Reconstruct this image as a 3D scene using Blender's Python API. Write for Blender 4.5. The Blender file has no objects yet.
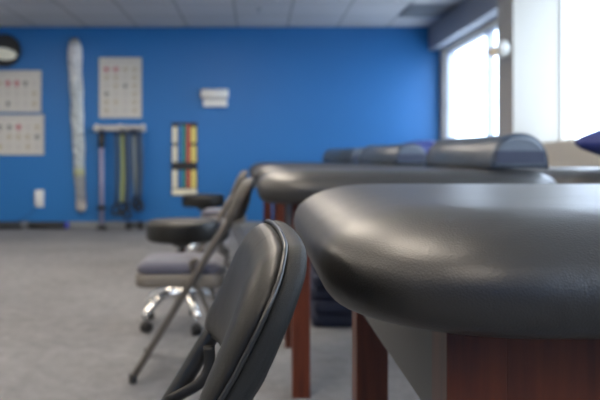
import bpy, bmesh, math, random
from mathutils import Vector, Matrix
random.seed(7)
PI = math.pi
sc = bpy.context.scene
COL = sc.collection
CZ, F, PX, PY = 0.86, 680.0, 257.0, 158.0          # camera height, focal length in px, principal point
H = CZ + 1.603                                      # ceiling height
YW = 8.32                                           # far wall
XR = 2.24                                           # window wall

# ------------------------------------------------------------------ materials
def mat(name, col, rough=.5, metal=0, spec=.5, bump=0, bscale=200, var=0, vscale=8, coat=0, sheen=0):
    m = bpy.data.materials.new(name); m.use_nodes = True
    nt = m.node_tree; b = nt.nodes['Principled BSDF']
    b.inputs['Base Color'].default_value = (*col, 1)
    b.inputs['Roughness'].default_value = rough
    b.inputs['Metallic'].default_value = metal
    b.inputs['Specular IOR Level'].default_value = spec
    b.inputs['Coat Weight'].default_value = coat
    b.inputs['Sheen Weight'].default_value = sheen
    tc = nt.nodes.new('ShaderNodeTexCoord')
    if var:
        n = nt.nodes.new('ShaderNodeTexNoise'); n.inputs['Scale'].default_value = vscale
        n.inputs['Detail'].default_value = 4
        nt.links.new(tc.outputs['Object'], n.inputs['Vector'])
        r = nt.nodes.new('ShaderNodeMix'); r.data_type = 'RGBA'
        r.inputs['A'].default_value = (*[c * (1 - var) for c in col], 1)
        r.inputs['B'].default_value = (*[min(1, c * (1 + var)) for c in col], 1)
        nt.links.new(n.outputs['Fac'], r.inputs['Factor'])
        nt.links.new(r.outputs['Result'], b.inputs['Base Color'])
    if bump:
        n = nt.nodes.new('ShaderNodeTexNoise'); n.inputs['Scale'].default_value = bscale
        n.inputs['Detail'].default_value = 3
        nt.links.new(tc.outputs['Object'], n.inputs['Vector'])
        bp = nt.nodes.new('ShaderNodeBump'); bp.inputs['Strength'].default_value = bump
        bp.inputs['Distance'].default_value = .002
        nt.links.new(n.outputs['Fac'], bp.inputs['Height'])
        nt.links.new(bp.outputs['Normal'], b.inputs['Normal'])
    return m

def wood(name, c1, c2):
    m = mat(name, c1, .35, spec=.45)
    nt = m.node_tree; b = nt.nodes['Principled BSDF']; tc = nt.nodes['Texture Coordinate']
    mp = nt.nodes.new('ShaderNodeMapping'); mp.inputs['Scale'].default_value = (30, 30, 2.5)
    n = nt.nodes.new('ShaderNodeTexNoise'); n.inputs['Scale'].default_value = 2.2; n.inputs['Detail'].default_value = 6
    cr = nt.nodes.new('ShaderNodeValToRGB')
    cr.color_ramp.elements[0].position = .3; cr.color_ramp.elements[0].color = (*c1, 1)
    cr.color_ramp.elements[1].position = .75; cr.color_ramp.elements[1].color = (*c2, 1)
    nt.links.new(tc.outputs['Object'], mp.inputs['Vector']); nt.links.new(mp.outputs['Vector'], n.inputs['Vector'])
    nt.links.new(n.outputs['Fac'], cr.inputs['Fac']); nt.links.new(cr.outputs['Color'], b.inputs['Base Color'])
    return m

def vinyl(name, col, rough=.4, spec=.5, coat=0):
    """leatherette: fine grain plus soft wrinkles"""
    m = mat(name, col, rough, spec=spec, coat=coat); m.node_tree.nodes['Principled BSDF'].inputs['Coat Roughness'].default_value = .36
    nt = m.node_tree; b = nt.nodes['Principled BSDF']; tc = nt.nodes['Texture Coordinate']
    v = nt.nodes.new('ShaderNodeTexVoronoi'); v.inputs['Scale'].default_value = 420
    n = nt.nodes.new('ShaderNodeTexNoise'); n.inputs['Scale'].default_value = 9; n.inputs['Detail'].default_value = 2
    n.inputs['Distortion'].default_value = .6
    nt.links.new(tc.outputs['Object'], v.inputs['Vector']); nt.links.new(tc.outputs['Object'], n.inputs['Vector'])
    b1 = nt.nodes.new('ShaderNodeBump'); b1.inputs['Strength'].default_value = .3; b1.inputs['Distance'].default_value = .0006
    b2 = nt.nodes.new('ShaderNodeBump'); b2.inputs['Strength'].default_value = .35; b2.inputs['Distance'].default_value = .006
    nt.links.new(v.outputs['Distance'], b1.inputs['Height']); nt.links.new(n.outputs['Fac'], b2.inputs['Height'])
    nt.links.new(b2.outputs['Normal'], b1.inputs['Normal']); nt.links.new(b1.outputs['Normal'], b.inputs['Normal'])
    return m

def emis(name, col, s):
    m = bpy.data.materials.new(name); m.use_nodes = True
    b = m.node_tree.nodes['Principled BSDF']
    b.inputs['Base Color'].default_value = (*col, 1)
    b.inputs['Emission Color'].default_value = (*col, 1); b.inputs['Emission Strength'].default_value = s
    return m

M = {}
M['vinyl'] = vinyl('black_vinyl', (.016, .0155, .015), .46, .7, .18)
M['vinyl_b'] = vinyl('bolster_vinyl', (.036, .052, .078), .36, .7)
M['vinyl_chair'] = vinyl('chair_vinyl', (.010, .010, .009), .45, .4)
M['navy'] = vinyl('navy_vinyl', (.03, .045, .2), .45)
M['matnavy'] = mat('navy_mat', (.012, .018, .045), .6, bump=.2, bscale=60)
M['wood'] = wood('cherry_wood', (.055, .011, .005), (.12, .027, .009))
M['grey_lam'] = mat('grey_laminate', (.085, .084, .082), .45, var=.08)
M['shell'] = mat('textured_plastic', (.013, .013, .012), .55, spec=.3, bump=.8, bscale=900)
M['blkmetal'] = mat('black_enamel', (.02, .02, .019), .3, spec=.6)
M['blkplas'] = mat('black_plastic', (.015, .015, .015), .5)
M['greymetal'] = mat('taupe_enamel', (.12, .108, .095), .3, metal=.4)
M['fabric'] = mat('grey_fabric', (.08, .08, .11), .9, bump=.6, bscale=500, sheen=.3)
M['pan'] = mat('taupe_seat_pan', (.14, .125, .105), .45)
M['backpad'] = mat('dark_taupe_backrest', (.085, .078, .07), .5)
M['chrome'] = mat('chrome', (.85, .83, .80), .12, metal=1)
M['wallblue'] = mat('blue_wall_paint', (.014, .142, .39), .48, spec=.4, bump=.25, bscale=120, var=.03, vscale=3)
M['wallwhite'] = mat('off_white_paint', (.78, .76, .72), .6, bump=.2, bscale=120)
M['soffit'] = mat('soffit_grey_paint', (.27, .29, .34), .6)
M['beige'] = mat('beige_paint', (.58, .55, .49), .6)
M['pier'] = mat('pale_column_paint', (.41, .385, .34), .6)
M['frame'] = mat('window_aluminium', (.42, .46, .54), .4, metal=.2)
M['base'] = mat('grey_vinyl_base', (.20, .21, .22), .5)
M['white'] = mat('white_plastic', (.72, .71, .67), .35)
M['cream'] = mat('cream_paper', (.52, .505, .46), .5)
M['silver'] = mat('brushed_silver', (.42, .42, .41), .35, metal=.8)
M['tan'] = mat('tan_plastic', (.55, .42, .28), .5)
M['line'] = mat('dark_print', (.12, .11, .11), .6)
M['redp'] = mat('red_print', (.42, .12, .14), .6)
M['olive'] = mat('ochre_print', (.38, .32, .20), .6)
M['pale'] = mat('pale_print', (.45, .43, .40), .6)
M['yel'] = mat('yellow_band', (.70, .58, .16), .55)
M['red'] = mat('red_band', (.50, .06, .05), .55)
M['grn'] = mat('green_band', (.02, .22, .17), .55)
M['blu'] = mat('blue_band', (.03, .16, .40), .55)
M['crm'] = mat('cream_band', (.72, .68, .52), .55)
M['darkband'] = mat('dark_blue_band', (.015, .04, .085), .55)
M['lilac'] = mat('lilac_grey_enamel', (.26, .24, .34), .35)
M['lime'] = mat('lime_band', (.42, .48, .16), .55)
M['greyband'] = mat('grey_green_band', (.24, .28, .27), .55)
M['bluecap'] = mat('bright_blue_cap', (.03, .04, .45), .4)
M['lampface'] = mat('cream_dial', (.85, .83, .68), .35)
M['concrete'] = mat('pale_concrete', (.6, .6, .58), .8, var=.1)

# carpet
def carpet():
    m = mat('grey_carpet', (.25, .25, .25), .95, spec=.15)
    nt = m.node_tree; b = nt.nodes['Principled BSDF']; tc = nt.nodes['Texture Coordinate']
    n1 = nt.nodes.new('ShaderNodeTexNoise'); n1.inputs['Scale'].default_value = 14; n1.inputs['Detail'].default_value = 8
    n1.inputs['Roughness'].default_value = .75
    n2 = nt.nodes.new('ShaderNodeTexNoise'); n2.inputs['Scale'].default_value = 1.3; n2.inputs['Detail'].default_value = 3
    mx = nt.nodes.new('ShaderNodeMath'); mx.operation = 'MULTIPLY_ADD'; mx.inputs[1].default_value = .65
    nt.links.new(tc.outputs['Object'], n1.inputs['Vector']); nt.links.new(tc.outputs['Object'], n2.inputs['Vector'])
    nt.links.new(n1.outputs['Fac'], mx.inputs[0])
    m2 = nt.nodes.new('ShaderNodeMath'); m2.operation = 'MULTIPLY'; m2.inputs[1].default_value = .35
    nt.links.new(n2.outputs['Fac'], m2.inputs[0]); nt.links.new(m2.outputs[0], mx.inputs[2])
    cr = nt.nodes.new('ShaderNodeValToRGB')
    cr.color_ramp.elements[0].position = .3; cr.color_ramp.elements[0].color = (.115, .117, .125, 1)
    cr.color_ramp.elements[1].position = .7; cr.color_ramp.elements[1].color = (.26, .26, .265, 1)
    nt.links.new(mx.outputs[0], cr.inputs['Fac']); nt.links.new(cr.outputs['Color'], b.inputs['Base Color'])
    n3 = nt.nodes.new('ShaderNodeTexNoise'); n3.inputs['Scale'].default_value = 300
    nt.links.new(tc.outputs['Object'], n3.inputs['Vector'])
    bp = nt.nodes.new('ShaderNodeBump'); bp.inputs['Distance'].default_value = .004; bp.inputs['Strength'].default_value = .7
    nt.links.new(n3.outputs['Fac'], bp.inputs['Height']); nt.links.new(bp.outputs['Normal'], b.inputs['Normal'])
    return m
M['carpet'] = carpet()

# ceiling tiles: 0.61 m grid, lines through x = .37, y = YW - .65
def tiles():
    m = mat('ceiling_tiles', (.5, .5, .5), .85, spec=.2)
    nt = m.node_tree; b = nt.nodes['Principled BSDF']; tc = nt.nodes['Texture Coordinate']
    mp = nt.nodes.new('ShaderNodeMapping'); mp.inputs['Location'].default_value = (-.37 + 61, -(YW - .65) + 61, 0)
    nt.links.new(tc.outputs['Object'], mp.inputs['Vector'])
    br = nt.nodes.new('ShaderNodeTexBrick'); br.offset = 0; br.squash = 1
    br.inputs['Scale'].default_value = 1; br.inputs['Brick Width'].default_value = .61; br.inputs['Row Height'].default_value = .61
    br.inputs['Mortar Size'].default_value = .011; br.inputs['Mortar Smooth'].default_value = .2
    br.inputs['Color1'].default_value = (.50, .50, .51, 1); br.inputs['Color2'].default_value = (.54, .54, .55, 1)
    br.inputs['Mortar'].default_value = (.26, .26, .27, 1)
    nt.links.new(mp.outputs['Vector'], br.inputs['Vector'])
    n = nt.nodes.new('ShaderNodeTexNoise'); n.inputs['Scale'].default_value = 90
    nt.links.new(tc.outputs['Object'], n.inputs['Vector'])
    bp = nt.nodes.new('ShaderNodeBump'); bp.inputs['Distance'].default_value = .004; bp.inputs['Strength'].default_value = .6
    nt.links.new(n.outputs['Fac'], bp.inputs['Height'])
    nt.links.new(br.outputs['Color'], b.inputs['Base Color']); nt.links.new(bp.outputs['Normal'], b.inputs['Normal'])
    return m
M['tiles'] = tiles()

def glass():
    m = bpy.data.materials.new('window_glass'); m.use_nodes = True; nt = m.node_tree; nt.nodes.clear()
    o = nt.nodes.new('ShaderNodeOutputMaterial'); t = nt.nodes.new('ShaderNodeBsdfTransparent'); g = nt.nodes.new('ShaderNodeBsdfGlossy')
    g.inputs['Roughness'].default_value = .02
    x = nt.nodes.new('ShaderNodeMixShader'); x.inputs[0].default_value = .06
    nt.links.new(t.outputs[0], x.inputs[1]); nt.links.new(g.outputs[0], x.inputs[2]); nt.links.new(x.outputs[0], o.inputs[0])
    return m
M['glass'] = glass()

def tubewrap():
    m = mat('clear_wrapped_strip', (.5, .5, .5), .18, spec=.8, coat=.5)
    nt = m.node_tree; b = nt.nodes['Principled BSDF']; tc = nt.nodes['Texture Coordinate']
    sp = nt.nodes.new('ShaderNodeSeparateXYZ'); nt.links.new(tc.outputs['Generated'], sp.inputs[0])
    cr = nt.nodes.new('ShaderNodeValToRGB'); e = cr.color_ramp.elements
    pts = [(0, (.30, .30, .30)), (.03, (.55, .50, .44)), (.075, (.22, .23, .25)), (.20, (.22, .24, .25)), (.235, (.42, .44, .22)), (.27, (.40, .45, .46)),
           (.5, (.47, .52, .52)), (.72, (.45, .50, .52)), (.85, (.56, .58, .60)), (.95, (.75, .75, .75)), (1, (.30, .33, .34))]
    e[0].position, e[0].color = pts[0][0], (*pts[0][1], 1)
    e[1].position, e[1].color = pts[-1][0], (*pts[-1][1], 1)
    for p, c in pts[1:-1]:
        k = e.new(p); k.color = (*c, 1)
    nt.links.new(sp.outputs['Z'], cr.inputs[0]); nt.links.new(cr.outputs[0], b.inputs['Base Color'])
    n = nt.nodes.new('ShaderNodeTexNoise'); n.inputs['Scale'].default_value = 16
    nt.links.new(tc.outputs['Object'], n.inputs['Vector'])
    bp = nt.nodes.new('ShaderNodeBump'); bp.inputs['Distance'].default_value = .08; bp.inputs['Strength'].default_value = 1
    nt.links.new(n.outputs['Fac'], bp.inputs['Height']); nt.links.new(bp.outputs['Normal'], b.inputs['Normal'])
    return m
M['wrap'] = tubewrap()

# ------------------------------------------------------------------ mesh helpers
def box(bm, x0, x1, y0, y1, z0, z1, mi=0, bev=0):
    vs = [bm.verts.new((x, y, z)) for z in (z0, z1) for x, y in ((x0, y0), (x1, y0), (x1, y1), (x0, y1))]
    fs = [(0, 3, 2, 1), (4, 5, 6, 7), (0, 1, 5, 4), (1, 2, 6, 5), (2, 3, 7, 6), (3, 0, 4, 7)]
    out = []
    for f in fs:
        q = bm.faces.new([vs[i] for i in f]); q.material_index = mi; out.append(q)
    if bev:
        eds = list({e for q in out for e in q.edges})
        bmesh.ops.bevel(bm, geom=eds, offset=bev, segments=2, affect='EDGES', profile=.6)
    return bm

def tube(bm, pts, r, seg=14, mi=0, cap=True, flat=1.0, closed=False):
    """round tube along a smoothed polyline"""
    pts = [Vector(p) for p in pts]; rings = []
    t0 = (pts[1] - pts[0]).normalized()
    up = Vector((0, 1, 0)) if abs(t0.y) < .9 else Vector((1, 0, 0))
    nrm = t0.cross(up).normalized()
    for i, p in enumerate(pts):
        if i == 0: t = t0
        elif i == len(pts) - 1: t = (pts[i] - pts[i - 1]).normalized()
        else: t = ((pts[i + 1] - p).normalized() + (p - pts[i - 1]).normalized()).normalized()
        nrm = (nrm - t * nrm.dot(t)).normalized(); bn = t.cross(nrm)
        rr = r[i] if isinstance(r, (list, tuple)) else r
        rings.append([bm.verts.new(p + nrm * rr * math.cos(a) + bn * rr * flat * math.sin(a)) for a in [2 * PI * k / seg for k in range(seg)]])
    for a, b in list(zip(rings, rings[1:])) + ([(rings[-1], rings[0])] if closed else []):
        for k in range(seg):
            f = bm.faces.new((a[k], a[(k + 1) % seg], b[(k + 1) % seg], b[k])); f.smooth = True; f.material_index = mi
    if cap and not closed:
        for rg in (list(reversed(rings[0])), rings[-1]):
            f = bm.faces.new(rg); f.material_index = mi
    return bm

def smooth_pts(pts, n=6):
    """Catmull-Rom"""
    P = [Vector(p) for p in pts]; P = [P[0] * 2 - P[1]] + P + [P[-1] * 2 - P[-2]]; out = []
    for i in range(1, len(P) - 2):
        for k in range(n):
            t = k / n
            out.append(.5 * ((2 * P[i]) + (P[i + 1] - P[i - 1]) * t + (2 * P[i - 1] - 5 * P[i] + 4 * P[i + 1] - P[i + 2]) * t * t + (3 * P[i] - P[i - 1] - 3 * P[i + 1] + P[i + 2]) * t ** 3))
    out.append(P[-2]); return out

def lathe(bm, prof, cx=0, cy=0, seg=32, mi=0):
    rings = []
    for r, z in prof:
        rings.append([bm.verts.new((cx + r * math.cos(2 * PI * k / seg), cy + r * math.sin(2 * PI * k / seg), z)) for k in range(seg)])
    for a, b in zip(rings, rings[1:]):
        for k in range(seg):
            f = bm.faces.new((a[k], a[(k + 1) % seg], b[(k + 1) % seg], b[k])); f.smooth = True; f.material_index = mi
    f = bm.faces.new(list(reversed(rings[0]))); f.material_index = mi
    f = bm.faces.new(rings[-1]); f.material_index = mi
    return bm

def rr_ring(cx, cy, hx, hy, r, n=8):
    pts = []
    for (sx, sy, a0) in ((1, 1, 0), (-1, 1, PI / 2), (-1, -1, PI), (1, -1, 1.5 * PI)):
        for k in range(n + 1):
            a = a0 + (PI / 2) * k / n
            pts.append((cx + sx * (hx - r) + r * math.cos(a), cy + sy * (hy - r) + r * math.sin(a)))
    return pts

def cushion(bm, x0, x1, y0, y1, z0, z1, r, edge=.045, crown=.004, n=10, m=8, low=.6):
    """soft pad: rounded-rectangle plan, rounded edge section"""
    cx, cy, hx, hy = (x0 + x1) / 2, (y0 + y1) / 2, (x1 - x0) / 2, (y1 - y0) / 2
    T = z1 - z0; prof = []
    eb = edge * low
    hb, ht = T * .42, T * .58
    for k in range(m + 1):                                   # bottom edge
        a = PI / 2 * k / m
        prof.append((eb * (1 - math.sin(a)), z0 + hb * (1 - math.cos(a))))
    for k in range(1, m + 1):                                # top edge
        a = PI / 2 * k / m
        prof.append((edge * (1 - math.cos(a)), z0 + hb + ht * math.sin(a)))
    mn = min(hx, hy)
    for t in (.12, .3, .55, .8):
        prof.append((edge + (mn - edge) * t, z1 + crown * (1 - (1 - t) ** 2)))
    rings = [[bm.verts.new((x, y, z)) for x, y in rr_ring(cx, cy, hx - d, hy - d, max(.004, min(r - d * .8, hx - d, hy - d)), n)] for d, z in prof]
    N = len(rings[0])
    for a, b in zip(rings, rings[1:]):
        for k in range(N):
            f = bm.faces.new((a[k], a[(k + 1) % N], b[(k + 1) % N], b[k])); f.smooth = True
    bm.faces.new(list(reversed(rings[0]))); f = bm.faces.new(rings[-1]); f.smooth = True
    return bm

def obj(name, bm, mats, parent=None, kind=None, smooth=None):
    me = bpy.data.meshes.new(name)
    bmesh.ops.remove_doubles(bm, verts=bm.verts, dist=1e-6)
    bmesh.ops.recalc_face_normals(bm, faces=bm.faces)
    bm.to_mesh(me); bm.free()
    for m in (mats if isinstance(mats, (list, tuple)) else [mats]): me.materials.append(m)
    o = bpy.data.objects.new(name, me); COL.objects.link(o)
    if parent: o.parent = parent
    if kind: o['kind'] = kind
    return o

def tag(o, label, cat, group=None):
    o['label'] = label; o['category'] = cat
    if group: o['group'] = group
    return o
def thing(name, label, cat, loc=(0, 0, 0), rz=0, group=None):
    o = bpy.data.objects.new(name, None); o.empty_display_size = .1; COL.objects.link(o)
    o.location = loc; o.rotation_euler = (0, 0, rz); return tag(o, label, cat, group)
def B(): return bmesh.new()
def bx(*a, **k): return box(B(), *a, **k)
def struct(name, bm, m, label=None):
    o = obj(name, bm, m, kind='structure')
    if label: o['label'] = label
    return o
def copy_tree(root, loc, rz, label):
    def rec(o, par):
        c = o.copy(); COL.objects.link(c)
        if par: c.parent = par
        for ch in [q for q in o.children]: rec(ch, c)
        return c
    r = rec(root, None); r.location = loc; r.rotation_euler = (0, 0, rz); r['label'] = label
    return r

# ------------------------------------------------------------------ room shell
XL, YB = -5.6, -3.0
struct('floor', bx(XL - .1, XR + .15, YB - .1, YW + .1, -.1, 0), M['carpet'], 'grey flecked carpet')
struct('ceiling', bx(XL - .1, XR + .15, YB - .1, YW + .1, H, H + .1), M['tiles'], 'white tiled drop ceiling')
struct('wall_back', bx(XL, XR, YW, YW + .1, 0, H), M['wallblue'], 'bright blue painted wall')
struct('wall_left', bx(XL - .1, XL, YB, YW, 0, H), M['wallwhite'])
struct('wall_front', bx(XL, XR, YB - .1, YB, 0, H), M['wallblue'])
ZS, ZT, ZT2 = CZ + .122, CZ + 1.27, CZ + 1.53       # sill, far window head, near window head
PY0, XG = 5.52, 2.46                                # near face of the deep pier, near glass
bm = B()
box(bm, XR, XR + .15, 5.88, YW, 0, ZS); box(bm, XR, XR + .15, 5.88, YW, ZT, H); box(bm, XR, XR + .15, 8.16, YW, ZS, ZT)
box(bm, XR, XG + .12, YB, PY0, 0, ZS); box(bm, XR, XG + .12, YB, PY0, ZT2, H); box(bm, XR, XG + .12, YB, -2.4, ZS, ZT2)
struct('wall_right', bm, M['beige'], 'beige wall below and above the windows')
struct('trim_1', bx(2.08, XG + .12, PY0, 5.88, 0, H), M['pier'], 'pale painted column between the windows')
struct('trim_2', bx(2.10, XR, 5.88, YW, CZ + 1.315, H), M['soffit'], 'grey soffit above the far window')
bm = bx(XL, XR - .012, YW - .012, YW, 0, .085, bev=.003)
struct('baseboard_back', bm, M['base'], 'grey vinyl baseboard')
struct('baseboard_right', bx(XR - .012, XR, YB, PY0, 0, .085), M['base'])

def window(n, xg, y0, y1, zt, mull, m, e):
    w = obj('window_%d' % n, bx(xg, xg + .08, y0, y1, ZS, ZS + .03), m, kind='structure')
    fb = B()
    box(fb, xg + .005, xg + .075, y0, y1, zt - .03, zt)
    for y in (y0, y1 - e): box(fb, xg + .005, xg + .075, y, y + e, ZS + .03, zt - .03)
    obj('window_frame', fb, m, w)
    for y in mull: obj('mullion', bx(xg - .005, xg + .065, y, y + .045, ZS + .03, zt - .03), m, w)
    ys = [y0 + e] + [v for y in mull for v in (y, y + .045)] + [y1 - e]
    for a, b_ in zip(ys[0::2], ys[1::2]):
        obj('pane', bx(xg + .035, xg + .041, a, b_, ZS + .03, zt - .03), M['glass'], w)
window(1, XR + .03, 5.88, 8.16, ZT, [6.68], M['frame'], .045)
window(2, XG, -2.4, PY0, ZT2, [-.8, .8, 2.4, 3.9], M['wallwhite'], .02)
g = struct('ground', bx(XR + .15, 60, -40, 50, -.6, -.5), M['concrete'], 'pale ground outside'); 

# security camera on the column
t = thing('security_camera', 'small round white device with tan stub fixed high on the column', 'camera', (2.08, 5.66, CZ + .90))
c = B(); tube(c, [(0, 0, 0), (-.008, 0, 0)], .04); tube(c, [(-.008, 0, 0), (-.03, -.01, 0)], .016); obj('bracket', c, M['silver'], t)
c = B(); tube(c, [(-.012, -.05, .012), (-.02, -.05, .01), (-.075, -.035, -.008), (-.09, -.03, -.01)], [.056, .074, .070, .045], seg=28); obj('housing', c, M['white'], t)
c = B(); tube(c, [(-.080, -.035, -.012), (-.145, -.03, -.028), (-.158, -.028, -.032)], [.036, .040, .028], seg=20); obj('lens_barrel', c, M['tan'], t)

# ceiling return grille and sprinkler
t = thing('ceiling_vent', 'dark square return grille in the ceiling near the window corner', 'vent', (1.845, YW - .955, H))
c = B(); box(c, -.25, .25, -.30, .30, -.012, 0); obj('backing', c, M['soffit'], t)
for k in range(12): obj('slat', bx(-.24, .24, -.28 + k * .049, -.255 + k * .049, -.022, -.012), M['base'], t)
t = thing('sprinkler', 'small sprinkler head poking down from a ceiling tile', 'sprinkler', (.02, 7.28, H))
obj('escutcheon', lathe(B(), [(.02, -.012), (.04, -.004), (.042, 0)]), M['silver'], t)
obj('sprinkler_head', lathe(B(), [(.02, -.045), (.02, -.04), (.008, -.038), (.01, -.012)]), M['silver'], t)

# fluorescent troffers
lampm = emis('lamp_diffuser', (1.0, .88, .74), 13.0)
first = None
lamps = [(x, y) for y in (-1.2, 1.2, 3.6, 5.7) for x in (-2.985, -.545)]
for i, (x, y) in enumerate(lamps):
    lab = 'flat rectangular ceiling light panel, %s row from the blue wall, %s column' % (('fourth', 'third', 'second', 'nearest')[i // 2], ('outer', 'inner')[i % 2])
    if not first:
        first = thing('ceiling_light', lab, 'light', (x, y, H), 0, 'ceiling light panels')
        c = B()
        for a in ((-.305, .305, -.61, -.58), (-.305, .305, .58, .61), (-.305, -.275, -.58, .58), (.275, .305, -.58, .58)): box(c, a[0], a[1], a[2], a[3], -.03, 0)
        obj('frame', c, M['white'], first); obj('diffuser', bx(-.275, .275, -.58, .58, -.022, -.004), lampm, first)
    else: copy_tree(first, (x, y, H), 0, lab)

# ------------------------------------------------------------------ treatment tables
def table(Y0, X0, LX, top, label, bol, pil):
    """Y0: front face of the front legs; X0: left edge of the pad; LX: left face of the legs; top: pad top height"""
    t = thing('treatment_table', label, 'table', (X0, Y0, 0), 0, 'treatment tables in a row')
    l = LX - X0; D = .715; W = 1.86; zb = top - .121; za = top - .255; w = .064
    obj('body_pad', cushion(B(), 0, 1.10, -.105, D + .10, zb, top - .003, .19, .135, .003, low=.25), M['vinyl'], t)
    obj('head_pad', cushion(B(), 1.13, W, -.105, D + .10, zb, top - .003, .15, .10, .003, low=.25), M['vinyl'], t)
    for x in (l, W - l - w):
        for y in (0, D - w):
            obj('leg', bx(x, x + w, y, y + w, 0, zb, bev=.002), M['wood'], t)
    for y in (.003, D - .003 - .022): obj('apron', bx(l + w, W - l - w, y, y + .022, za, zb, bev=.0015), M['wood'], t)
    for x in (l + .006, W - l - .028):
        o = obj('side_panel', bx(x, x + .022, w, D - w, za, zb, bev=.0015), M['grey_lam'], t); o['label'] = 'grey laminate side panel'
    return t

tabs = [(.716, .072, .2, CZ - .050, 'nearest black padded treatment table with dark cherry legs, filling the lower right'),
        (2.43, .0, .126, CZ - .040, 'second treatment table from the front, holding the biggest bolster'),
        (4.13, -.02, .115, CZ - .040, 'third treatment table from the front, mostly hidden behind the second'),
        (5.83, -.07, .062, CZ - .040, 'farthest black treatment table, in front of the blue wall')]
for Y0, X0, LX, top, lab in tabs: table(Y0, X0, LX, top, lab, 0, 0)

# half-round bolsters
def dring(hw, h, d, n=22):
    pts = []
    for k in range(n + 1):
        a = PI * k / n
        c, s = math.cos(a), math.sin(a)
        x = (hw - d) * math.copysign(abs(c) ** .92, c); z = d + (h - 2 * d) * (s ** .85) 
        pts.append((x, z))
    return pts
def bolster(loc, rz, label):
    hw, h, L = .108, .126, .62
    t = thing('half_round_bolster', label, 'bolster', loc, rz, 'half-round bolsters on the tables')
    bm = B(); rings = []
    for y, d in ((-L/2, .03), (-L/2 - .004, .016), (-L/2 + .002, .004), (-L/2 + .012, 0), (0, -.002), (L/2 - .012, 0), (L/2 - .002, .004), (L/2 + .004, .016), (L/2, .03)):
        rings.append([bm.verts.new((x, y, z + .001 if d < .01 else z)) for x, z in dring(hw, h, max(d, 0))])
    N = len(rings[0])
    for a, b_ in zip(rings, rings[1:]):
        for k in range(N):
            f = bm.faces.new((a[k], a[(k + 1) % N], b_[(k + 1) % N], b_[k])); f.smooth = (k != N - 1)
    bm.faces.new(list(reversed(rings[0]))); bm.faces.new(rings[-1])
    obj('cover', bm, M['vinyl_b'], t)
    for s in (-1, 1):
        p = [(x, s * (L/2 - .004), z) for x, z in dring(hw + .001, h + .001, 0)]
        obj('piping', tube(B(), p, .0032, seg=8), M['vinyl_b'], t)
        e = obj('end_strip', bx(-.092, .092, s * (L/2 + .005) - .0025, s * (L/2 + .005) + .0025, .020, .066, bev=.002), M['matnavy'], t); e['label'] = 'dark strip across the end'  # thin dark strip laid across each end, darkens its lower half
    return t
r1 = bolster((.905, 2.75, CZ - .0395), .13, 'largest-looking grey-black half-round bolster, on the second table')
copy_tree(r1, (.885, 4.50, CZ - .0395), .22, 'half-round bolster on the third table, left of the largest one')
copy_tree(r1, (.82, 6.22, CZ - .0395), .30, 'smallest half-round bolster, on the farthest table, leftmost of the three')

# pillows
def pillow_bm(hx, hy, ht, n=22):
    bm = B(); top = {}; bot = {}
    for i in range(n + 1):
        for j in range(n + 1):
            u, v = -1 + 2 * i / n, -1 + 2 * j / n
            k = ((1 - u * u) * (1 - v * v)) ** .5
            x = hx * u * (1 - .10 * (1 - v * v)); y = hy * v * (1 - .10 * (1 - u * u))
            edge = i in (0, n) or j in (0, n)
            top[i, j] = bm.verts.new((x, y, ht + ht * k ** .9))
            bot[i, j] = top[i, j] if edge else bm.verts.new((x, y, ht - ht * k ** .9))
    for i in range(n):
        for j in range(n):
            f = bm.faces.new((top[i, j], top[i + 1, j], top[i + 1, j + 1], top[i, j + 1])); f.smooth = True
            q = []
            for v in (bot[i, j], bot[i, j + 1], bot[i + 1, j + 1], bot[i + 1, j]):
                if v not in q: q.append(v)
            try:
                f = bm.faces.new(q); f.smooth = True
            except ValueError: pass
    return bm
pl = tag(obj('pillow', pillow_bm(.30, .24, .10), M['navy']), 'navy blue pillow on the head pad of the second table, at the right edge', 'pillow', 'navy pillows')
pl.location = (1.60, 2.65, CZ - .039); pl.rotation_euler = (0, 0, .67)
p2 = pl.copy(); COL.objects.link(p2); p2.location = (1.52, 6.15, CZ - .039); p2.rotation_euler = (0, 0, .1)
p2['label'] = 'navy blue pillow on the farthest table, behind the bolsters'

# navy mats stacked on the floor behind the second table
for k in range(5):
    o = obj('folded_mat', cushion(B(), -.42, .42, -.28, .28, 0, .066, .03, .015, .001, n=4, m=3), M['matnavy'])
    o.location = (.70 + .01 * math.sin(k * 2.1), 3.72 + .008 * math.cos(k * 3), k * .0675)
    tag(o, 'navy mat, %s of the pile behind the second table' % ('lowest', 'second from the bottom', 'middle one', 'second from the top', 'topmost')[k], 'mat', 'piled navy mats')

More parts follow.
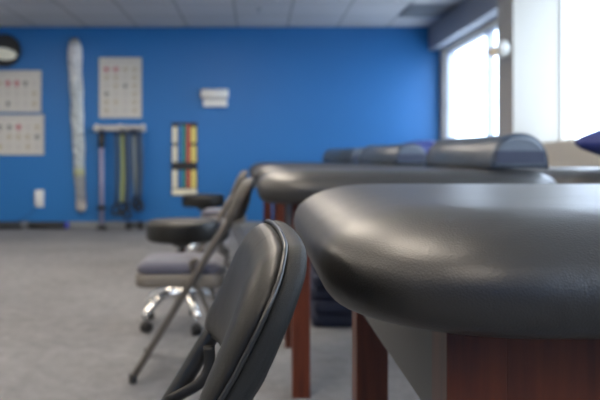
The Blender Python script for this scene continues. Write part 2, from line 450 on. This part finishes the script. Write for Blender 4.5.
# ------------------------------------------------------------------ folding chairs (facing -x)
G = [(.585, -.080), (.60, -.067), (.648, -.0376), (.669, -.025), (.71, -.004), (.752, .015), (.783, .025), (.81, .030)]
def g_of(z):
    for (a, xa), (b, xb) in zip(G, G[1:]):
        if z <= b: return xa + (xb - xa) * (z - a) / (b - a)
    return G[-1][1]
OX = .22
HW = .19
def back_outline(inset, n=10, zlo=.612, ztop=.779):
    """points (u, z) round the backrest outline"""
    hw = HW - inset; zl = zlo + inset; zt = ztop - inset; rc = max(.07 - inset, .02); rb = .018
    pts = []
    arch = lambda u: zt - .008 * (u / HW) ** 2
    for k in range(n + 1):
        a = PI / 2 * k / n; pts.append((hw - rc + rc * math.cos(a), arch(hw - rc) - rc + rc * math.sin(a)))
    for k in range(1, 12):
        u = (hw - rc) * (1 - 2 * k / 12); pts.append((u, arch(u)))
    for k in range(n + 1):
        a = PI / 2 + PI / 2 * k / n; pts.append((-hw + rc + rc * math.cos(a), arch(hw - rc) - rc + rc * math.sin(a)))
    for k in range(1, 6):
        z = (arch(hw - rc) - rc) + (zl + rb - (arch(hw - rc) - rc)) * k / 6; pts.append((-hw, z))
    for k in range(5):
        a = PI + PI / 2 * k / 4; pts.append((-hw + rb + rb * math.cos(a), zl + rb + rb * math.sin(a)))
    for k in range(1, 10):
        u = (-hw + rb) + (2 * (hw - rb)) * k / 10; pts.append((u, zl))
    for k in range(5):
        a = 1.5 * PI + PI / 2 * k / 4; pts.append((hw - rb + rb * math.cos(a), zl + rb + rb * math.sin(a)))
    for k in range(1, 6):
        z = zl + rb + ((arch(hw - rc) - rc) - (zl + rb)) * k / 6; pts.append((hw, z))
    return pts
def bmap(u, z, off):
    x = g_of(z) + (.037 - .033 * max(0, min(1, (z - .63) / .13))) * (1 - (u / HW) ** 2) + off
    return (x + OX, u, z)
def back_solid(layers):
    """layers: (inset, x offset) from front centre outwards to back centre"""
    bm = B(); rings = [[bm.verts.new(bmap(u, z, off)) for u, z in back_outline(ins)] for ins, off in layers]
    N = len(rings[0])
    for a, b_ in zip(rings, rings[1:]):
        for k in range(N):
            f = bm.faces.new((a[k], a[(k + 1) % N], b_[(k + 1) % N], b_[k])); f.smooth = True
    # cap grids: fill with a fan towards the centre line
    for rg, (ins, off) in ((rings[0], layers[0]), (rings[-1], layers[-1])):
        prev = rg; ol = back_outline(ins); cu, cz_ = 0, .70
        for t_ in (.75, .5, .25):
            cur = [bm.verts.new(bmap(cu + (u - cu) * t_, cz_ + (z - cz_) * t_, off)) for u, z in ol]
            for k in range(N):
                f = bm.faces.new((prev[k], prev[(k + 1) % N], cur[(k + 1) % N], cur[k])); f.smooth = True
            prev = cur
        f = bm.faces.new(prev); f.smooth = True
    return bm

def folding_chair(loc, rz, label, metal, padm, seatm, panm, shellm, group):
    t = thing('folding_chair', label, 'chair', loc, rz, group)
    # backrest
    bp = obj('backrest', back_solid([(.060, -.030), (.045, -.0292), (.030, -.0265), (.018, -.022), (.010, -.016), (.005, -.009), (.003, -.002), (.006, .001)]), padm, t)
    pip = [bmap(u, z, .0005) for u, z in back_outline(0)]
    obj('piping', tube(B(), pip, .0024, seg=8, closed=True), shellm if shellm is not M['shell'] else M['blkmetal'], bp)
    obj('backrest_shell', back_solid([(.005, .001), (.001, .004), (0, .009), (0, .016), (.003, .021), (.010, .025), (.03, .027)]), shellm, t)
    # legs
    for s in (-1, 1):
        y = s * (HW - .016)
        top = [(-.054 + .61 * (z - .607) + OX, y, z) for z in (.012, .2, .4, .56, .607)]
        up = [(g_of(z) + .012 + OX, y, z) for z in (.65, .68, .70)]
        lg = obj('leg', tube(B(), smooth_pts([top[0], top[2], top[3], top[4]] + up, 6), .0132, seg=16), metal, t)
        x0 = -.054 - .61 * .607 + OX
        obj('foot_cap', lathe(B(), [(.015, 0), (.0165, .006), (.0165, .03), (.0145, .036)], x0 + .012, y, 16), M['blkplas'], lg)
        yr = s * (HW - .036)
        rl = obj('leg', tube(B(), smooth_pts([(.235, yr, .012), (.10, yr, .26), (.03, yr, .44), (.055, yr, .47)], 5), .010, seg=14), metal, t)
        obj('foot_cap', lathe(B(), [(.013, 0), (.0145, .006), (.0145, .03), (.0115, .036)], .232, yr, 16), M['blkplas'], rl)
        # folding link between leg and backrest
        obj('hinge_bracket', tube(B(), smooth_pts([(.166, y - s * .020, .60), (.166, y - s * .020, .57), (.152, y - s * .020, .548), (.108, y - s * .014, .522)], 5), .008, seg=10, flat=.5), M['blkplas'], t)
        obj('hinge_bracket', tube(B(), [(.02, y - s * .013, .38), (.075, y - s * .02, .39), (.12, y - s * .02, .38)], .007, seg=10, flat=.5), metal, t)
    obj('stretcher', tube(B(), [(-.1006, -HW + .016, .17), (-.1006, HW - .016, .17)], .008), metal, t)
    obj('stretcher', tube(B(), [(.152, -HW + .036, .165), (.152, HW - .036, .165)], .008), metal, t)
    # seat
    obj('seat', cushion(B(), -.190, .145, -HW + .03, HW - .03, .406, .458, .05, .045, .008, n=6, m=5), seatm, t)
    obj('seat_pan', cushion(B(), -.195, .15, -HW + .026, HW - .026, .360, .410, .055, .008, 0, n=6, m=3), panm, t)
    return t

folding_chair((-OX - .004, .778, 0), math.radians(3), 'nearest black padded folding chair touching the nearest treatment table', M['blkmetal'], M['vinyl_chair'], M['vinyl_chair'], M['blkmetal'], M['shell'], 'folding chairs at the tables')
c2 = folding_chair((-.282, 2.775, 0), 0, 'taupe metal folding chair with grey fabric seat by the second table', M['greymetal'], M['backpad'], M['fabric'], M['pan'], M['backpad'], 'folding chairs at the tables')
copy_tree(c2, (-.33, 4.45, 0), .04, 'taupe metal folding chair between the two stools, third from the front')
copy_tree(c2, (-.24, 5.35, 0), -.05, 'farthest taupe metal folding chair, its seat seen just above the round stool')

# ------------------------------------------------------------------ rolling stools
def stool(loc, rz, label):
    t = thing('rolling_stool', label, 'stool', loc, rz, 'rolling stools')
    obj('seat', lathe(B(), [(.10, .437), (.165, .437), (.180, .443), (.184, .455), (.184, .520), (.180, .532), (.170, .539), (.13, .541), (.06, .543), (.01, .543)], seg=48), M['vinyl_chair'], t)
    obj('seat_mount', lathe(B(), [(.035, .405), (.05, .41), (.055, .437)], seg=24), M['blkplas'], t)
    obj('column', lathe(B(), [(.026, .18), (.026, .27), (.016, .272), (.016, .40)], seg=20), M['chrome'], t)
    base = obj('base', lathe(B(), [(.045, .135), (.055, .145), (.055, .188), (.04, .205), (.028, .208)], seg=24), M['chrome'], t)
    for k in range(5):
        a = 2 * PI * k / 5; c, s = math.cos(a), math.sin(a)
        pts = [(r * c, r * s, z) for r, z in ((.03, .172), (.10, .170), (.16, .142), (.21, .104), (.222, .082))]
        obj('arm', tube(B(), smooth_pts(pts, 4), [.024] * 5 + [.022] * 6 + [.018] * 6, seg=14), M['chrome'], base)
        cs = B(); cx, cy = .218 * c, .218 * s
        tube(cs, [(cx, cy, .088), (cx, cy, .05)], .008, seg=10)
        p = Vector((-s, c, 0))
        ca = obj('caster', cs, M['chrome'], t)
        for q in (-.013, .013):
            w = B(); v0 = Vector((cx, cy, .027)) + p * (q - .009); v1 = Vector((cx, cy, .027)) + p * (q + .009)
            tube(w, [v0, v0.lerp(v1, .2), v0.lerp(v1, .8), v1], [.021, .027, .027, .021], seg=20); obj('wheel', w, M['blkplas'], ca)
    return t
s1 = stool((-.385, 3.50, 0), 3.89, 'nearer round black stool on a chrome five-star caster base')
copy_tree(s1, (-.47, 5.95, .0), .5, 'farther round black stool, below the colour-striped board')

# ------------------------------------------------------------------ things on the blue wall
def wx(px): return (px - PX) * YW / F
def wz(py): return CZ - (py - PY) * YW / F
def poster(px0, px1, py0, py1, rows, cols, label, seed, reds):
    rnd = random.Random(seed)
    x0, x1, z1, z0 = wx(px0), wx(px1), wz(py0), wz(py1); w, h = x1 - x0, z1 - z0
    t = thing('wall_poster', label, 'poster', (x0 + w / 2, YW, z0))
    s = B(); box(s, -w/2 + .01, w/2 - .01, -.012, 0, .01, h - .01)
    cw, rh = (w - .06) / cols, (h - .14) / rows
    # title bar and rows of little standing figures
    def q(xa, xb, za, zb, mi): 
        v = [s.verts.new(p) for p in ((xa, -.0135, za), (xb, -.0135, za), (xb, -.0135, zb), (xa, -.0135, zb))]
        f = s.faces.new(v); f.material_index = mi
    q(-w * .35, w * .35, h - .055, h - .035, 4)
    for r in range(rows):
        for c in range(cols):
            cx = -w/2 + .03 + cw * (c + .5); cz_ = .04 + rh * (rows - r - .5)
            mi = 2 if (r, c) in reds else rnd.choice((1, 3, 4, 4, 3))
            k = .8 if (r, c) in reds else .62
            fw, fh = cw * .46 * k, rh * .95 * k
            q(cx - fw * .35, cx + fw * .35, cz_ + fh * .33, cz_ + fh * .5, mi)           # head
            q(cx - fw * .5, cx + fw * .5, cz_ - fh * .02, cz_ + fh * .30, mi)            # trunk
            q(cx - fw * .95, cx - fw * .55, cz_ - fh * .04, cz_ + fh * .28, mi); q(cx + fw * .55, cx + fw * .95, cz_ - fh * .04, cz_ + fh * .28, mi)
            q(cx - fw * .45, cx - fw * .08, cz_ - fh * .5, cz_ - fh * .03, mi); q(cx + fw * .08, cx + fw * .45, cz_ - fh * .5, cz_ - fh * .03, mi)
            q(cx - cw * .38, cx + cw * .38, cz_ - rh * .47, cz_ - rh * .44, 4)
    obj('print', s, [M['cream'], M['line'], M['redp'], M['olive'], M['pale']], t)
    f = B(); e = .011
    for a in ((-w/2, w/2, 0, e), (-w/2, w/2, h - e, h), (-w/2, -w/2 + e, e, h - e), (w/2 - e, w/2, e, h - e)): box(f, a[0], a[1], -.02, 0, a[2], a[3])
    obj('frame', f, M['silver'], t)
poster(-16, 41.5, 70.5, 112.5, 3, 6, 'upper framed anatomy poster at the left edge', 1, {(0, 3), (0, 2)})
poster(-16, 44.5, 114.5, 155, 3, 6, 'lower framed anatomy poster at the left edge', 2, {(0, 3)})
poster(99.5, 142, 57.5, 118, 6, 4, 'framed anatomy chart hung alone above the rack of bands', 3, {(0, 0), (0, 1)})

# long wrapped strip
bm = B(); rings = []
x0, z0, z1 = wx(82), wz(212), wz(40)
n = 40
for i in range(n + 1):
    u = i / n; z = u * (z1 - z0); hw = (.065 + .025 * u) * min(1, .6 + u * 12, .55 + (1 - u) * 14) * (1 + .05 * math.sin(u * 37))
    cx = -.085 * u + .004 * math.sin(u * 21); d = .030 + .006 * math.sin(u * 29)
    rings.append([bm.verts.new((cx + hw * math.cos(a), -.034 + d * math.sin(a), z)) for a in [2 * PI * k / 16 for k in range(16)]])
for a, b_ in zip(rings, rings[1:]):
    for k in range(16):
        f = bm.faces.new((a[k], a[(k + 1) % 16], b_[(k + 1) % 16], b_[k])); f.smooth = True
bm.faces.new(rings[0]); bm.faces.new(rings[-1])
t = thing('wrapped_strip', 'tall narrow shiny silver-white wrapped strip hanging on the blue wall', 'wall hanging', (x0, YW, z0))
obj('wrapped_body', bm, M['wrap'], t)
obj('hanger', bx(-.115, -.045, -.05, 0, z1 - z0 - .04, z1 - z0 + .02, bev=.004), M['greymetal'], t)

# round fixture top left
t = thing('wall_clock', 'round black-rimmed wall clock with a cream lower face, top left corner', 'clock', (wx(5), YW, wz(51)))
c = B(); tube(c, [(0, 0, 0), (0, -.05, 0), (0, -.07, 0)], [.20, .20, .185], seg=40); obj('case', c, M['blkplas'], t)
c = B(); ring = []
for k in range(32):
    a = 2 * PI * k / 32; x = .17 * math.cos(a); z = .075 * math.sin(a) - .045 - .10 * x
    ring.append((x, z))
fr = [c.verts.new((x, -.071, z)) for x, z in ring]; bk = [c.verts.new((x * .94, -.082, z * .94)) for x, z in ring]
for k in range(32):
    f = c.faces.new((fr[k], fr[(k + 1) % 32], bk[(k + 1) % 32], bk[k])); f.smooth = True
c.faces.new(bk); c.faces.new(fr); obj('face', c, M['lampface'], t)

# outlet with plugged-in adapter and cord
t = thing('wall_outlet', 'white outlet with a plug-in unit low on the blue wall', 'outlet', (wx(39.5), YW, wz(207)))
obj('cover_plate', bx(-.055, .055, -.008, 0, 0, .21, bev=.003), M['white'], t)
obj('plug_adapter', bx(-.045, .045, -.05, -.008, .05, .17, bev=.012), M['white'], t)
obj('cord', tube(B(), smooth_pts([(-.02, -.03, .055), (-.05, -.03, -.02), (-.16, -.025, -.12), (-.25, -.02, -.165)], 5), .004, seg=8), M['darkband'], t)

# paper-towel style dispenser
t = thing('wall_dispenser', 'white two-tier wall dispenser in the middle of the blue wall', 'dispenser', (wx(215), YW, wz(107)))
c = B(); tube(c, [(-.165, -.06, .155), (-.155, -.06, .155), (.155, -.06, .155), (.165, -.06, .155)], [.05, .06, .06, .05], seg=24); box(c, -.15, .15, -.06, 0, .11, .20); obj('roll_cover', c, M['white'], t)
obj('tray', bx(-.14, .15, -.09, 0, 0, .078, bev=.012), M['white'], t)
obj('back_plate', bx(-.14, .14, -.012, 0, .02, .22), M['pale'], t)

# colour-striped band board
X0, X1, Z0, Z1 = wx(172), wx(197.5), wz(195.5), wz(122.5); W = X1 - X0; HH = Z1 - Z0
t = thing('band_board', 'upright board with yellow, blue, green and red vertical stripes', 'board', ((X0 + X1) / 2, YW, Z0))
obj('backboard', bx(-W/2, W/2, -.015, 0, 0, HH, bev=.003), M['blkplas'], t)
cols = [(-.148, -.09, 'crm'), (-.075, -.03, 'blu'), (-.024, .018, 'grn'), (.026, .066, 'red'), (.078, .142, 'yel')]
zr = lambda p: (195.5 - p) * YW / F
for i, (a, b_, m) in enumerate(cols):
    if i in (0, 4):
        for p0, p1 in ((127, 143), (146, 162)): obj('stripe', bx(a, b_, -.028, -.015, zr(p1), zr(p0), bev=.003), M[m if i else 'crm'], t)
        obj('stripe', bx(a, b_, -.028, -.015, zr(188), zr(170), bev=.003), M['yel' if i == 4 else 'crm'], t)
    else:
        obj('stripe', bx(a, b_, -.03, -.015, zr(162), zr(125), bev=.003), M[m], t)
        obj('stripe', bx(a, b_, -.03, -.015, zr(187.5), zr(170), bev=.003), M[m], t)
obj('base_strip', bx(-W/2 + .005, W/2 - .005, -.035, -.015, .005, zr(189), bev=.003), M['crm'], t)
obj('centre_band', bx(-W/2, W/2, -.045, -.015, zr(169), zr(163), bev=.006), M['blkplas'], t)

# rail with cane and resistance bands
t = thing('wall_rail', 'silver rail on the blue wall that the cane and bands hang from', 'rail', (wx(121), YW, wz(132)))
obj('rail_bar', bx(-.315, .315, -.10, -.055, .01, .08, bev=.006), M['silver'], t)
for x in (-.29, 0, .28): obj('bracket', bx(x - .02, x + .02, -.06, 0, .0, .09, bev=.003), M['white'], t)
hookz = wz(132)
def hook(px):
    return bx(wx(px) - wx(121) - .006, wx(px) - wx(121) + .006, -.20, -.10, -.045, .035)
for px in (104, 124, 131, 136, 142): obj('hook', hook(px), M['blkplas'], t)
zl = lambda p: wz(p)
c = thing('walking_pole', 'lilac-grey pole with black grip hanging at the left end of the rail', 'pole', (wx(104), YW - .125, 0))
obj('shaft', tube(B(), [(0, 0, .04), (0, 0, zl(145))], .028, seg=12), M['lilac'], c)
obj('grip', tube(B(), [(0, 0, zl(148)), (0, 0, zl(145)), (0, 0, zl(134)), (0, 0, zl(133))], [.028, .042, .042, .03], seg=14), M['blkplas'], c)
obj('collar', tube(B(), [(0, 0, zl(209)), (0, 0, zl(207)), (0, 0, zl(205))], [.04, .06, .04], seg=16), M['blkplas'], c)
obj('pole_foot', lathe(B(), [(.07, .0), (.07, .02), (.03, .05), (.03, .06)], seg=18), M['blkplas'], c)
def band(px, w, m, zt, zb, label, hm='blkplas', sway=0, dy=0):
    x = wx(px)
    c = thing('resistance_band', label, 'band', (x, YW - .125, 0), 0, 'resistance bands on the rail')
    c.location.y -= dy
    obj('strap', tube(B(), smooth_pts([(0, 0, zl(zt)), (w * .2, -.005, zl((zt + zb) / 2)), (sway, 0, zl(zb))], 6), w / 2, seg=10, flat=.35), M[m], c)
    h = B(); z = zl(zb); tube(h, smooth_pts([(sway, 0, z + .01), (sway - .04, 0, z - .05), (sway - .036, 0, z - .12), (sway + .036, 0, z - .12), (sway + .04, 0, z - .05), (sway, 0, z + .01)], 4), .016, seg=8)
    obj('handle', h, M[hm], c)
    return c
band(119.5, .045, 'darkband', 133, 203, 'narrow dark blue band hanging left of the lime band', dy=.06)
band(124.0, .050, 'lime', 134, 202, 'lime green resistance band with a black handle')
band(129.5, .075, 'darkband', 133, 206, 'broad dark blue band hanging right of the lime band', dy=.06)
band(135.5, .050, 'greyband', 135, 196, 'grey-green resistance band second from the right end', sway=.03)
band(141.5, .085, 'darkband', 133, 199, 'dark blue band at the right end of the rail', dy=.06)
for (px, py, lab, m) in ((127, 217, 'dark weight resting on the baseboard under the lime band', 'matnavy'), ):
    pass
c = thing('hand_weight', 'small dark dumbbell on the floor under the hanging bands', 'dumbbell', (wx(137), YW - .14, 0))
obj('grip', tube(B(), [(-.06, 0, .05), (.06, 0, .05)], .016, seg=12), M['blkplas'], c)
for s in (-1, 1): obj('weight_head', tube(B(), [(s * .04, 0, .05), (s * .05, 0, .05), (s * .10, 0, .05), (s * .11, 0, .05)], [.038, .05, .05, .038], seg=6), M['blkplas'], c)

# black rollers along the baseboard
def roller(px0, px1, label, blue):
    xa, xb = wx(px0), wx(px1); L = xb - xa
    t = thing('foam_roller', label, 'roller', (xa, YW - .07, 0), 0, 'foam rollers along the baseboard')
    obj('foam_body', tube(B(), [(0, 0, .046), (.01, 0, .046), (L - .03, 0, .046)], [.038, .046, .046], seg=24), M['blkplas'], t)
    e = obj('end_cap', tube(B(), [(L - .03, 0, .046), (L - .012, 0, .046), (L, 0, .046)], [.046, .046, .036], seg=24), M['bluecap' if blue else 'base'], t)
    e['label'] = 'bright blue end cap' if blue else 'grey end cap'
roller(-60, 27, 'black foam roller running out of frame along the baseboard', False); roller(31, 70, 'black foam roller with blue end, right one along the baseboard', True)

# ------------------------------------------------------------------ light, camera
w = bpy.data.worlds.new('World'); sc.world = w; w.use_nodes = True
bg = w.node_tree.nodes['Background']; bg.inputs[0].default_value = (.66, .80, 1.0, 1); bg.inputs[1].default_value = 7.0
def portal(x, y0, y1, zt):
    L = bpy.data.lights.new('window_portal', 'AREA'); L.shape = 'RECTANGLE'; L.size = zt - ZS; L.size_y = y1 - y0
    L.cycles.is_portal = True
    o = bpy.data.objects.new('window_portal', L); COL.objects.link(o)
    o.location = (x, (y0 + y1) / 2, (ZS + zt) / 2); o.rotation_euler = (0, PI / 2, 0)
portal(XR + .14, 5.88, 8.16, ZT); portal(XG + .11, -2.4, PY0, ZT2)

cd = bpy.data.cameras.new('camera'); cam = bpy.data.objects.new('camera', cd); COL.objects.link(cam); sc.camera = cam
cam.location = (0, 0, CZ); cam.rotation_euler = (PI / 2, 0, 0)
cd.sensor_width = 36; cd.lens = 36 * F / 600; cd.shift_x = (300 - PX) / 600; cd.shift_y = (PY - 200) / 600
cd.clip_start = .02
cd.dof.use_dof = True; cd.dof.focus_distance = .70; cd.dof.aperture_fstop = 5.8

sc.view_settings.view_transform = 'Standard'; sc.view_settings.look = 'None'
sc.view_settings.gamma = 1; sc.view_settings.use_curve_mapping = False
sc.view_settings.exposure = 0.5
sc.cycles.use_denoising = True
sc.cycles.max_bounces = 8; sc.cycles.diffuse_bounces = 5; sc.cycles.transparent_max_bounces = 12
sc.cycles.sample_clamp_indirect = 6
